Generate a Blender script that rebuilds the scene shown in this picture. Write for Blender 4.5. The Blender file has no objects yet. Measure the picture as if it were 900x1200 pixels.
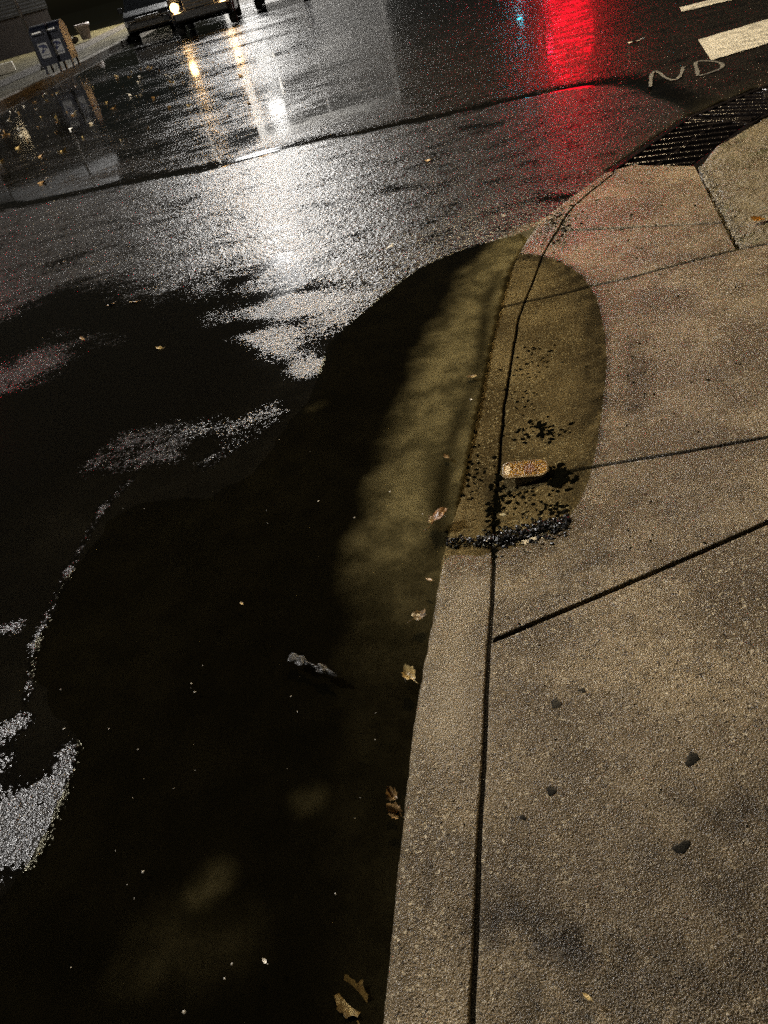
import bpy, bmesh, math, random
import numpy as np
from mathutils import Vector, Matrix

random.seed(7); rng = np.random.default_rng(11)
S = bpy.context.scene
COL = S.collection
R = math.radians
PI = math.pi

# ------------------------------------------------------------------ camera
F_PX, PITCH, ROLL, CAM_H = 870.0, R(37.5), R(15.5), 1.5
cR = Vector((1, 0, 0)); cU = Vector((0, math.sin(PITCH), math.cos(PITCH))); cF = Vector((0, math.cos(PITCH), -math.sin(PITCH)))
right = cR*math.cos(ROLL) - cU*math.sin(ROLL)
up = cR*math.sin(ROLL) + cU*math.cos(ROLL)
cam = bpy.data.cameras.new('camera'); cam_o = bpy.data.objects.new('camera', cam); COL.objects.link(cam_o)
M = Matrix((right, up, -cF)).transposed().to_4x4(); M.translation = Vector((0, 0, CAM_H))
cam_o.matrix_world = M
cam.sensor_fit = 'VERTICAL'; cam.angle_y = 2*math.atan(600/F_PX)
cam.clip_start = 0.05; cam.clip_end = 2000
S.camera = cam_o

def ray(px, py):
    return cF + right*((px-450)/F_PX) + up*(-(py-600)/F_PX)
def at(px, py, z=0.02):
    """photo measure -> place on the level z (metres over the puddle's surface)"""
    d = ray(px, py); t = (CAM_H-z)/-d.z
    return (d.x*t, d.y*t)
def ats(pts, z=0.02): return np.array([at(x, y, z) for x, y in pts])

# ------------------------------------------------------------------ numpy helpers
def _hash(ix, iy, s):
    h = (ix.astype(np.int64)*374761393 + iy.astype(np.int64)*668265263 + s*982451653) & 0xffffffff
    h = ((h ^ (h >> 13))*1274126177) & 0xffffffff
    return ((h ^ (h >> 16)) & 0xffff)/65535.0
def vnoise(x, y, s=0):
    ix = np.floor(x); iy = np.floor(y); fx = x-ix; fy = y-iy
    fx = fx*fx*(3-2*fx); fy = fy*fy*(3-2*fy)
    a = _hash(ix, iy, s); b = _hash(ix+1, iy, s); c = _hash(ix, iy+1, s); d = _hash(ix+1, iy+1, s)
    return a+(b-a)*fx+(c-a)*fy+(a-b-c+d)*fx*fy
def fbm(x, y, f, o=4, s=0):
    v = 0; a = .5; t = 0
    for k in range(o):
        v = v+a*vnoise(x*f, y*f, s+k*17); t += a; a *= .5; f *= 2.03
    return v/t
def dist_poly(x, y, P, closed=False):
    d = np.full(x.shape, 1e9); n = len(P)
    for i in range(n if closed else n-1):
        ax, ay = P[i]; bx, by = P[(i+1) % n]; dx, dy = bx-ax, by-ay; L = dx*dx+dy*dy+1e-12
        t = np.clip(((x-ax)*dx+(y-ay)*dy)/L, 0, 1)
        d = np.minimum(d, (x-ax-t*dx)**2+(y-ay-t*dy)**2)
    return np.sqrt(d)
def inside(x, y, P):
    c = np.zeros(x.shape, bool); n = len(P)
    for i in range(n):
        ax, ay = P[i]; bx, by = P[(i+1) % n]
        if ay == by: continue
        k = ((ay > y) != (by > y)) & (x < (bx-ax)*(y-ay)/(by-ay)+ax)
        c ^= k
    return c
def sdist(x, y, P):
    d = dist_poly(x, y, P, True)
    return np.where(inside(x, y, P), -d, d)
def sstep(a, b, v):
    t = np.clip((v-a)/(b-a), 0, 1); return t*t*(3-2*t)
def blob(x, y, A, B, w, p=1.0):
    """soft patch along the segment A-B"""
    d = dist_poly(x, y, [A, B]); return np.exp(-(d/w)**2*p)

def grid_mesh(name, V, nu, nv, mat, attrs=None, keep=None, smooth=True, wrap=False):
    idx = np.arange(nu*nv).reshape(nu, nv)
    a = idx[:-1, :-1]; b = idx[1:, :-1]; c = idx[1:, 1:]; d = idx[:-1, 1:]
    q = np.stack([a, b, c, d], -1).reshape(-1, 4)
    if wrap:
        q = np.concatenate([q, np.stack([idx[:-1, -1], idx[1:, -1], idx[1:, 0], idx[:-1, 0]], -1).reshape(-1, 4)])
    if keep is not None: q = q[keep.reshape(-1)]
    me = bpy.data.meshes.new(name)
    me.vertices.add(len(V)); me.vertices.foreach_set('co', V.astype(np.float32).ravel())
    me.loops.add(q.size); me.loops.foreach_set('vertex_index', q.astype(np.int32).ravel())
    me.polygons.add(len(q)); me.polygons.foreach_set('loop_start', np.arange(0, q.size, 4, dtype=np.int32))
    me.polygons.foreach_set('loop_total', np.full(len(q), 4, dtype=np.int32))
    me.polygons.foreach_set('use_smooth', np.full(len(q), smooth))
    for k, v in (attrs or {}).items():
        at_ = me.attributes.new(k, 'FLOAT', 'POINT'); at_.data.foreach_set('value', v.astype(np.float32).ravel())
    me.update(calc_edges=True); me.validate()
    me.materials.append(mat)
    o = bpy.data.objects.new(name, me); COL.objects.link(o)
    return o

# ------------------------------------------------------------------ materials
class NT:
    def __init__(s, name):
        s.m = bpy.data.materials.new(name); s.m.use_nodes = True; s.t = s.m.node_tree; s.t.nodes.clear()
        s.out = s.t.nodes.new('ShaderNodeOutputMaterial')
    def n(s, typ, **kw):
        nd = s.t.nodes.new('ShaderNode'+typ)
        for k, v in kw.items():
            if k.startswith('i_'):
                key = k[2:]; key = int(key) if key.isdigit() else key.replace('_', ' ')
                s.set(nd.inputs[key], v)
            else: setattr(nd, k, v)
        return nd
    def set(s, sock, v):
        if isinstance(v, bpy.types.NodeSocket): s.t.links.new(v, sock)
        elif isinstance(v, bpy.types.Node): s.t.links.new(v.outputs[0], sock)
        else:
            if sock.type == 'RGBA' and len(v) == 3: v = (*v, 1)
            sock.default_value = v
    def math(s, op, a, b=0.0, c=None, clamp=False):
        nd = s.t.nodes.new('ShaderNodeMath'); nd.operation = op; nd.use_clamp = clamp
        s.set(nd.inputs[0], a); s.set(nd.inputs[1], b)
        if c is not None: s.set(nd.inputs[2], c)
        return nd.outputs[0]
    def mix(s, f, a, b, mode='MIX'):
        nd = s.t.nodes.new('ShaderNodeMix'); nd.data_type = 'RGBA'; nd.blend_type = mode
        s.set(nd.inputs[0], f); s.set(nd.inputs[6], a); s.set(nd.inputs[7], b); return nd.outputs[2]
    def lerp(s, f, a, b):
        nd = s.t.nodes.new('ShaderNodeMix'); nd.data_type = 'FLOAT'
        s.set(nd.inputs[0], f); s.set(nd.inputs[2], a); s.set(nd.inputs[3], b); return nd.outputs[0]
    def remap(s, v, a, b, c=0.0, d=1.0, smooth=True):
        nd = s.t.nodes.new('ShaderNodeMapRange'); nd.interpolation_type = 'SMOOTHSTEP' if smooth else 'LINEAR'
        for i, k in enumerate((v, a, b, c, d)): s.set(nd.inputs[i], k)
        return nd.outputs[0]
    def attr(s, name):
        nd = s.t.nodes.new('ShaderNodeAttribute'); nd.attribute_name = name; return nd.outputs['Fac']
    def pos(s): return s.n('NewGeometry').outputs['Position']
    def noise(s, vec, scale, detail=4, rough=.55, col=False):
        nd = s.n('TexNoise', i_Vector=vec, i_Scale=scale, i_Detail=detail, i_Roughness=rough); return nd.outputs['Color' if col else 'Fac']
    def vor(s, vec, scale, out='Distance', feature='F1'):
        nd = s.n('TexVoronoi', feature=feature, i_Vector=vec, i_Scale=scale); return nd.outputs[out]
    def bump(s, h, strength=1.0, dist=.01, normal=None):
        nd = s.n('Bump', i_Height=h, i_Strength=strength, i_Distance=dist)
        if normal is not None: s.set(nd.inputs['Normal'], normal)
        return nd.outputs[0]
    def principled(s, **kw):
        nd = s.n('BsdfPrincipled')
        for k, v in kw.items(): s.set(nd.inputs[k.replace('_', ' ')], v)
        return nd
    def done(s, sh): s.t.links.new(sh.outputs[0] if isinstance(sh, bpy.types.Node) else sh, s.out.inputs['Surface']); return s.m

def plain(name, col, rough=.5, metal=0.0, bump=0.0, bscale=60, var=.25, vscale=8, spec=.5):
    t = NT(name); p = t.n('TexCoord').outputs['Object']
    n = t.noise(p, vscale, 5); c = t.mix(t.remap(n, .3, .7), tuple(k*(1-var) for k in col), tuple(k*(1+var) for k in col))
    kw = dict(Base_Color=c, Roughness=t.math('ADD', t.math('MULTIPLY', t.noise(p, vscale*3, 3), .2), rough-.1), Metallic=metal, Specular_IOR_Level=spec)
    if bump: kw['Normal'] = t.bump(t.noise(p, bscale, 4), bump, .01)
    return t.done(t.principled(**kw))
def emit(name, col, strength):
    t = NT(name); return t.done(t.n('Emission', i_Color=col, i_Strength=strength))

# ------------------------------------------------------------------ object helpers
def tag(o, label=None, cat=None, group=None, kind=None):
    if label: o['label'] = label
    if cat: o['category'] = cat
    if group: o['group'] = group
    if kind: o['kind'] = kind
    return o
def empty(name, loc, rz=0.0):
    o = bpy.data.objects.new(name, None); COL.objects.link(o); o.location = loc; o.rotation_euler = (0, 0, rz); o.empty_display_size = .2; return o
def link(name, bm, mat, parent=None, smooth=False, label=None):
    me = bpy.data.meshes.new(name); bm.normal_update(); bm.to_mesh(me); bm.free()
    if smooth:
        for p in me.polygons: p.use_smooth = True
    me.materials.append(mat)
    o = bpy.data.objects.new(name, me); COL.objects.link(o)
    if parent: o.parent = parent
    if label: o['label'] = label
    return o
def copy_tree(o, parent=None):
    c = o.copy(); COL.objects.link(c)
    if parent: c.parent = parent
    for ch in list(o.children): copy_tree(ch, c)
    return c
def box(bm, x0, x1, y0, y1, z0, z1, bev=0.0, rot=None):
    r = bmesh.ops.create_cube(bm, size=1); vs = r['verts']
    bmesh.ops.scale(bm, vec=(x1-x0, y1-y0, z1-z0), verts=vs)
    c = Vector(((x0+x1)/2, (y0+y1)/2, (z0+z1)/2))
    if bev:
        es = list({e for v in vs for e in v.link_edges}); n0 = set(bm.verts)
        rb = bmesh.ops.bevel(bm, geom=es, offset=bev, segments=2, profile=.5, affect='EDGES')
        vs = list({v for f in rb['faces'] for v in f.verts} | {v for v in vs if v.is_valid})
    for v in vs:
        v.co = (rot @ v.co if rot else v.co)+c
    return vs
def tube(bm, p0, p1, r0, r1=None, seg=12, caps=True):
    r1 = r0 if r1 is None else r1
    p0, p1 = Vector(p0), Vector(p1); d = p1-p0; L = d.length
    r = bmesh.ops.create_cone(bm, cap_ends=caps, segments=seg, radius1=r0, radius2=r1, depth=L)
    q = d.to_track_quat('Z', 'Y').to_matrix()
    for v in r['verts']: v.co = q @ v.co+(p0+p1)/2
    return r['verts']
def prism(bm, pts, axis, a, b):
    """outline pts (u,v) pushed from a to b along axis x or y"""
    f = (lambda u, v, w: (w, u, v)) if axis == 'x' else ((lambda u, v, w: (u, w, v)) if axis == 'y' else (lambda u, v, w: (u, v, w)))
    A = [bm.verts.new(f(u, v, a)) for u, v in pts]; B = [bm.verts.new(f(u, v, b)) for u, v in pts]
    n = len(pts)
    bm.faces.new(A[::-1]); bm.faces.new(B)
    for i in range(n): bm.faces.new((A[i], A[(i+1) % n], B[(i+1) % n], B[i]))
    bmesh.ops.recalc_face_normals(bm, faces=bm.faces[:])
def B(): return bmesh.new()

# ================================================================== the ground
# water line on the sidewalk (open line) and around the road side of the puddle
WS_px = [(517, 652), (540, 650), (562, 652), (578, 646), (610, 640), (640, 629), (662, 612), (678, 590), (690, 562), (700, 520), (707, 470), (711, 430), (709, 390), (700, 350), (682, 322), (655, 305), (632, 299), (606, 297)]
WS = ats(WS_px, 0.0)
WSc = np.concatenate([WS, [[-3.0, 5.2], [-3.0, 1.2]]])
def Zs(x, y):
    """walking level of sidewalk and curb: dips under the water at the ramp"""
    x = np.asarray(x, float); y = np.asarray(y, float)
    d = dist_poly(x, y, WS); ins = inside(x, y, WSc)
    out = .085*(1-np.exp(-d*.11/.085)); inn = -.05*(1-np.exp(-d*.2/.05))
    z = np.where(ins, inn, out)
    return z+(fbm(x, y, 2.2, 3, 5)-.5)*.006*np.clip(d*5, 0, 1)
def atS(px, py):
    z = 0.0
    for _ in range(6):
        x, y = at(px, py, z); z = float(Zs(np.array([x]), np.array([y]))[0])
    return (x, y)
def atSs(p): return np.array([atS(*q) for q in p])

KF = atSs([(445, 1200), (476, 900), (498, 760), (517, 652), (541, 552), (560, 465), (579, 380), (594, 325), (606, 297), (621, 273), (640, 251), (667, 231), (699, 208), (706, 203)])
KJ = atSs([(553, 1200), (561, 1000), (569, 850), (577, 680), (581, 590), (589, 495), (597, 437), (608, 375), (619, 344), (636, 299), (655, 267), (672, 242), (708, 212), (721, 202)])
def ext(P):  # carry the line on behind the viewer
    d = P[0]-P[1]; d = d/np.linalg.norm(d); return np.concatenate([[P[0]+d*2.5], P])
KF, KJ = ext(KF), ext(KJ)
def cr(P, n=10):   # smooth the line
    out = []
    for i in range(len(P)-1):
        p0, p1, p2, p3 = P[max(i-1, 0)], P[i], P[i+1], P[min(i+2, len(P)-1)]
        for k in range(n):
            t = k/n; out.append(.5*((2*p1)+(-p0+p2)*t+(2*p0-5*p1+4*p2-p3)*t*t+(-p0+3*p1-3*p2+p3)*t**3))
    out.append(P[-1]); return np.array(out)
KFs, KJs = cr(KF), cr(KJ)
KFs = KFs[np.argsort(KFs[:, 1])]; KJs = KJs[np.argsort(KJs[:, 1])]
def xk(y): return np.interp(y, KFs[:, 1], KFs[:, 0])
def xj(y): return np.maximum(np.interp(y, KJs[:, 1], KJs[:, 0]), xk(y)+.05)
J1 = atSs([(579, 750), (740, 682), (900, 612)]); J1 = np.concatenate([J1, [J1[-1]+(J1[-1]-J1[0])*3]])
J2 = atSs([(583, 560), (690, 548), (800, 530), (900, 512)]); J2 = np.concatenate([J2, [J2[-1]+(J2[-1]-J2[1])*5]])
J3 = atSs([(583, 361), (617, 353), (740, 325), (865, 292), (900, 285)]); J3e = J3[-1]+(J3[-1]-J3[-2])*40
J4 = atSs([(655, 270), (860, 260)])
E0 = np.array(atS(865, 292)); E1 = np.array(atS(816, 194)); E2 = np.array(atS(751, 193)); E3 = KF[-1]
LIT = [J1, J2, J3, J4]

conc = NT('wet_concrete')
def build_concrete():
    t = conc; p = t.pos()
    joint, grime_dark, sheen, pale = t.attr('joint'), t.attr('grime_dark'), t.attr('sheen'), t.attr('pale')
    big = t.noise(p, 3.0, 6, .6); mid = t.noise(p, 26, 5, .65); fine = t.noise(p, 300, 3, .6)
    c = t.mix(t.remap(big, .35, .68), (.100, .076, .043), (.300, .236, .140))
    c = t.mix(t.math('MULTIPLY', t.remap(mid, .48, .70), .65), c, (.10, .080, .050))
    c = t.mix(t.math('MULTIPLY', t.remap(t.noise(p, 8, 6, .72), .52, .70), .55), c, (.075, .060, .040))
    cell = t.vor(p, 190, 'Color'); sep = t.n('SeparateColor', i_0=cell).outputs[0]
    c = t.mix(t.math('MULTIPLY', t.remap(sep, .90, .96), .75), c, (.52, .45, .31))
    c = t.mix(t.math('MULTIPLY', t.remap(sep, .10, .05), .85), c, (.03, .024, .016))
    dots = t.n('SeparateColor', i_0=t.vor(p, 45, 'Color')).outputs[1]; dd = t.vor(p, 45)
    c = t.mix(t.math('MULTIPLY', t.math('MULTIPLY', t.remap(dots, .93, .95), t.remap(dd, .22, .14)), .85), c, (.02, .016, .011))
    c = t.mix(t.math('MULTIPLY', t.remap(fine, .45, .7), .45), c, (.11, .088, .058))
    c = t.mix(t.math('MULTIPLY', t.remap(t.noise(p, 1.4, 3, .5), .40, .62), .45), c, (.085, .066, .042))
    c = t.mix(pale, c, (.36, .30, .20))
    g = t.math('MULTIPLY', grime_dark, t.remap(t.noise(p, 14, 6, .7), .28, .58))
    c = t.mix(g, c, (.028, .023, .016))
    c = t.mix(joint, c, (.004, .0035, .003))
    h = t.math('ADD', t.math('MULTIPLY', t.vor(p, 230), .5), t.math('MULTIPLY', fine, .55))
    h = t.math('ADD', h, t.math('MULTIPLY', t.noise(p, 75, 3), .7))
    nrm = t.bump(h, t.lerp(sheen, .7, .8), .007); cnr = t.bump(t.math('ADD', h, t.math('MULTIPLY', t.vor(p, 150), .6)), .9, .007)
    rough = t.lerp(sheen, t.remap(mid, .3, .7, .30, .20), .14)
    rough = t.lerp(joint, rough, .75)
    return t.done(t.principled(Base_Color=c, Roughness=rough, Normal=nrm, IOR=1.36, Specular_IOR_Level=t.math('MULTIPLY', t.math('SUBTRACT', 1.0, t.attr('sunk')), .5), Coat_Weight=t.math('MULTIPLY', t.math('MULTIPLY', t.math('SUBTRACT', 1.0, t.attr('sunk')), t.math('SUBTRACT', 1.0, t.math('MULTIPLY', grime_dark, .8))), t.math('ADD', t.math('MULTIPLY', sheen, .5), t.remap(t.noise(p, 5.5, 4, .6), .38, .66, .0, .45))), Coat_Roughness=.11, Coat_IOR=1.33, Coat_Normal=cnr))
build_concrete()

def xs_if(x): return x
def paving(x, y):
    """height and masks of the paving at points (x,y)"""
    z = Zs(x, y); d = np.full(x.shape, 9.0)
    for L, wl in zip(LIT, (1, 1, .72, .75)): d = np.minimum(d, dist_poly(x, y, L)*wl+ .002*(fbm(x, y, 60, 2, 31)-.5))
    g = np.clip(1.25-d/.0066, 0, 1)
    z = z-.016*g
    grime_dark = np.zeros(x.shape)
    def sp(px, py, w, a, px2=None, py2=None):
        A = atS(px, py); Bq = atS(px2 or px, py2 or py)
        nonlocal grime_dark; grime_dark = np.maximum(grime_dark, a*blob(x, y, A, Bq, w))
    sp(585, 1075, .07, 1.0, 680, 1110); sp(700, 1110, .09, .8, 880, 1160); sp(760, 1010, .07, .5, 840, 1000); sp(640, 1180, .08, .7, 800, 1190); sp(850, 960, .07, .75, 900, 940); sp(870, 1040, .09, .7)  # stains, and blobs that darken the bottom and right of the slabs
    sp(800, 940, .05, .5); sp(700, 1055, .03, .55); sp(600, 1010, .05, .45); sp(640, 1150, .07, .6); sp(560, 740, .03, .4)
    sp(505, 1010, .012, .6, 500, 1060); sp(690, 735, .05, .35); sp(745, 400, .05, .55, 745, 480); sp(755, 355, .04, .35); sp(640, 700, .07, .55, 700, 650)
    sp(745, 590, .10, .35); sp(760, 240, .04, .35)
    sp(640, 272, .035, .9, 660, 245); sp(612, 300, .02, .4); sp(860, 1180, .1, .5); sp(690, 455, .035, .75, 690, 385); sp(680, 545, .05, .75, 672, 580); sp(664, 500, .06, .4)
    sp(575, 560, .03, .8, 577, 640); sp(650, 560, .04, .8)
    dw = dist_poly(x, y, WS); ins = inside(x, y, WSc)
    ring = np.where(ins, np.exp(-(dw/.10)**2), np.exp(-(dw/.02)**2))*.9*sstep(.6, .8, xs_if(x))
    grime_dark = np.maximum(grime_dark, ring)
    sheen = np.where(ins, .5, np.exp(-(dw/.20)**2))*(y < 3.9)
    sheen = np.clip(sheen+.35*sstep(.45, .75, fbm(x, y, 1.6, 3, 77)), 0, 1)
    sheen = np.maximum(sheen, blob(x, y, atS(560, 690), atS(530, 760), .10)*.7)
    pale = blob(x, y, atS(545, 690), atS(520, 850), .06)*.55  # worn curb end, its lit sheen also painted paler into the colour
    return z, g, grime_dark, sheen, pale, ins*1.0

def pave_block(rows, xr_fn, tmax):
    X = []; SL = []
    ucols = np.linspace(0, 1, 24)
    tc = list(np.arange(.0075, 1.25, .0062)); st = .0065
    while tc[-1] < tmax: st *= 1.13; tc.append(tc[-1]+st)
    tc = np.array(tc)
    nose = [(0, -.22), (0, -.030), (.0018, -.016), (.007, -.007), (.016, -.0018), (.028, 0)]
    for y in rows:
        a, j = float(xk(y)), float(xj(y)); w = j-a
        sl = math.sqrt(1+((float(xk(y+.02))-float(xk(y-.02)))/.04)**2)
        hw = .0065*sl
        lim = xr_fn(y)
        nx = [a+n[0]*sl for n in nose]; off = [n[1] for n in nose]
        k0 = .034*sl/w
        inner = a+w*(k0+(1-k0)*ucols); inner = inner[inner < j-hw-.001]
        inner = np.linspace(a+.034*sl, j-hw-.004, 20)
        gx = [j-hw, j-hw*.6, j-hw*.2, j+hw*.3, j+hw*.7, j+hw]
        tt = tc/tc[-1]
        if lim is None: ox = j+hw+tc
        else:
            L = max(lim-(j+hw), .012); ox = j+hw+L*np.linspace(.004, 1, len(tc))
        xs = np.concatenate([nx, inner, gx, ox]); ys = np.full(xs.shape, y)
        X.append(xs); SL.append(sl)
    xs = np.array(X); nu, nv = xs.shape; ys = np.repeat(np.asarray(rows)[:, None], nv, 1); sl = np.array(SL)[:, None]
    yc = ys[:, :1]
    wob = (fbm(yc*0+3.1, yc, 9, 3, 9)-.5)*.008*sl
    xs = xs+wob*(np.arange(nv) < 6+20+6)[None]
    z, g, gr, sh, pa, su = paving(xs, ys)
    z[:, :6] += np.array([n[1] for n in nose])[None]
    chip = np.clip(fbm(yc, yc*0+.5, 22, 3, 41)-.52, 0, 1)*.05
    z[:, 1:5] -= chip*np.array([.6, .6, .35, .15])[None]
    i0 = 26
    gd = np.array([0, .7, 1, 1, .7, 0.1])[None]; z[:, i0:i0+6] -= .016*gd; g[:, i0:i0+6] = np.maximum(g[:, i0:i0+6], np.clip(gd*1.5, 0, 1))
    gr[:, :2] = .8
    pa[:, 29:] = 0
    return np.stack([xs, ys, z], -1).reshape(-1, 3), nu, nv, [g, gr, sh, pa, su]
y3 = float(E0[1])
def xr_b(y):
    if y <= E1[1]: return float(np.interp(y, [E0[1], E1[1]], [E0[0], E1[0]]))-.012
    return float(np.interp(y, [E1[1], E2[1]], [E1[0], E2[0]]))-.012
rowsA = np.concatenate([np.arange(-1.6, .3, .03), np.arange(.3, 1.24, .007), np.arange(1.24, 1.66, .0028), np.arange(1.66, 1.74, .006), np.arange(1.74, 2.02, .003), np.arange(2.02, y3, .0066), [y3]])
VA, nuA, nvA, AA = pave_block(rowsA, lambda y: None, 6.0)
rowsB = np.arange(y3+.0002, max(E2[1], E3[1])-.01, .006)
VB, nuB, nvB, AB = pave_block(rowsB, xr_b, 6.0)
# one mesh of both blocks: join as two grids
sw = grid_mesh('sidewalk', VA, nuA, nvA, conc.m, dict(joint=AA[0], grime_dark=AA[1], sheen=AA[2], pale=AA[3], sunk=AA[4])); tag(sw, kind='structure')
sw2 = grid_mesh('curb_corner_paving', VB, nuB, nvB, conc.m, dict(joint=AB[0], grime_dark=AB[1], sheen=AB[2], pale=AB[3], sunk=AB[4])); tag(sw2, kind='structure')
# far part of the paving beyond the slab edge, right of E0 (row y3 wide) falls to the verge

# ---- verge (muddy earth beside the paving)
G_road = ats([(706, 204), (760, 166), (807, 135), (850, 117), (893, 101), (930, 88)], .02)
G_side = ats([(751, 194), (814, 190), (836, 174), (866, 156), (900, 139), (930, 124)], .04)
def build_verge():
    t = NT('muddy_earth'); p = t.pos()
    n = t.noise(p, 5, 6, .65); f = t.noise(p, 70, 5, .7)
    c = t.mix(t.remap(n, .35, .65), (.085, .066, .034), (.15, .118, .058))
    c = t.mix(t.remap(f, .5, .75), c, (.035, .028, .018))
    grass = t.math('MULTIPLY', t.remap(t.noise(p, 9, 4), .52, .66), .6)
    c = t.mix(grass, c, (.06, .065, .022))
    h = t.math('ADD', t.math('MULTIPLY', f, .8), t.math('MULTIPLY', t.vor(p, 55), .6))
    m = t.done(t.principled(Base_Color=c, Roughness=t.remap(n, .3, .7, .3, .65), Normal=t.bump(h, .8, .012)))
    ys = np.concatenate([[y3+.003], np.arange(y3+.005, 5.4, .012), np.arange(5.4, 9, .1)]); nv = 160
    side = np.concatenate([[E0, E1], G_side[2:], [[5.2, 6.1], [14, 7.6]]])
    o = np.argsort(side[:, 1]); side = side[o]
    V = []
    for y in ys:
        x0 = float(np.interp(y, side[:, 1], side[:, 0]))+.016
        w = np.concatenate([[0, .0, .006], .006+(10)*(np.linspace(.004, 1, nv-3)**2.4)]); xs = x0+w; yy = np.full(nv, y)
        z = Zs(xs, yy)-.010+(fbm(xs, yy, 6, 4, 3)-.5)*.030*np.clip((yy-y3)*8, .15, 1)+(fbm(xs, yy, 40, 3, 8)-.5)*.012-.02*np.exp(-(xs-x0)/.02)
        z = np.where(yy > 4.4, z-.012, z)
        z[0] = -.2
        if y < y3+.004: z[:] = -.2
        V.append(np.stack([xs, yy, z], -1))
    o = grid_mesh('muddy_verge', np.concatenate(V), len(ys), nv, m); tag(o, kind='structure')
    return m
mud_m = build_verge()

# ---- road
road_px = [(600, 276), (560, 287), (520, 301), (495, 312), (462, 335), (432, 360), (402, 386), (384, 405), (374, 440), (362, 472), (335, 500), (300, 545), (240, 590), (170, 590), (120, 612), (84, 680), (52, 750), (40, 800), (62, 838), (98, 858), (95, 900), (66, 975), (20, 1045), (-60, 1120)]
RC = ats(road_px, 0.0)
RCc = np.concatenate([RC, [[-1.5, -1.5], [4.5, -1.5], [4.5, 3.2], [1.25, 4.12]]])
SEAM = ats([(-60, 262), (0, 247), (130, 224), (255, 196), (380, 165), (480, 146), (560, 129), (630, 113), (700, 104), (750, 106), (790, 117), (815, 130)], .02)
PATCH = np.concatenate([SEAM, [[3.0, 4.6], [4, 3], [4, -2], [-14, -2], [-14, 10.5]]])
DARK = np.concatenate([ats([(-120, 385), (0, 372), (45, 350), (85, 330), (140, 335), (190, 345), (235, 335), (265, 318), (310, 312), (350, 335), (400, 338), (438, 332), (470, 330)]), [[1.0, 3.0], [1, -1.5], [-6, -1.5], [-6, 2]]])
GUT = ats([(380, 1240), (392, 1050), (405, 900), (424, 740), (432, 640), (452, 560), (480, 480), (512, 400), (556, 318), (590, 285), (612, 277)], -.04)
grate_fp = np.concatenate([G_road[:-1], G_side[:-1][::-1]])
rr = .25*np.exp(np.arange(0, math.log(320/.25), .0064)); nr = len(rr)
th = np.concatenate([np.arange(-82, 62, .3), np.arange(62, 278, 6)]); nt = len(th)
rx = (rr[:, None]*np.sin(np.radians(th))[None, :]).ravel(); ry = (rr[:, None]*np.cos(np.radians(th))[None, :]).ravel()
sdw = sdist(rx, ry, RCc); sdp = sdist(rx, ry, PATCH); sdd = sdist(rx, ry, DARK)
sdp = sdp+np.clip(sdp*0+.30*(fbm(rx, ry, 1.3, 3, 97)-.5), -.12, .12)
wav = fbm(rx, ry, 2.6, 4, 21)-.5
gx = np.interp(ry, GUT[:, 1], GUT[:, 0]); gut = sstep(-.11, .11, rx-gx+(fbm(rx, ry, 7, 4, 55)-.5)*.10)*(ry < 4.2)
rz = np.clip((sdw+(wav*.16+.05*(fbm(rx, ry, 11, 3, 23)-.5))*(.3+.7*(rx < -.2)))*.04, -.075, .022)
rz = np.where(gut > 0, np.maximum(rz, -.050-.015*(1-gut)), rz)
rz += .004*(fbm(rx, ry, .8, 3, 4)-.5)*np.clip(sdw*3, 0, 1)
rz += (-.012*np.exp(-((sdp-.10)/.10)**2)*(sdp > 0)+.004*np.exp(-(sdp/.05)**2))
under = ((rx > xk(ry)+.02) & (ry < E3[1]) & (ry > -2)) | (sdist(rx, ry, np.concatenate([[E0, E1], G_side[1:-1], [[5.2, 6.1], [14, 7.6], [14, 3]]])) < -.03)
rz = np.where(under, -.30, rz)
sdg = sdist(rx, ry, grate_fp); rz = np.where(sdg < -.01, -.28, rz)
# wet-film mask
film = .0*rx
film = np.maximum(film, sstep(.30, -.45, sdd)*1.22)
old = sstep(-.02, .04, sdp)
film = np.maximum(film, old*(.30+1.5*(fbm(rx*.5, ry, 1.1, 4, 61)-.5)+.36*sstep(-.2, -2.6, rx)))
film = film*(1-old*.95*sstep(.6, 2.0, rx))
film = np.maximum(film, np.exp(-((sdp-.14)/.13)**2)*.95*(sdp > 0))
def fb(a, b, w, amt):
    global film
    A = at(*a); Bq = at(*b); film = film+amt*blob(rx, ry, A, Bq, w)
fb((440, 224), (462, 220), .10, .55); fb((205, 240), (220, 236), .16, .45); fb((60, 310), (95, 296), .14, .4); fb((500, 189), (510, 188), .06, .4); fb((330, 338), (430, 336), .08, .25)
fb((640, 231), (665, 229), .05, .55); fb((545, 150), (580, 147), .09, .5)
fb((300, 350), (330, 345), .05, .4)
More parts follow.
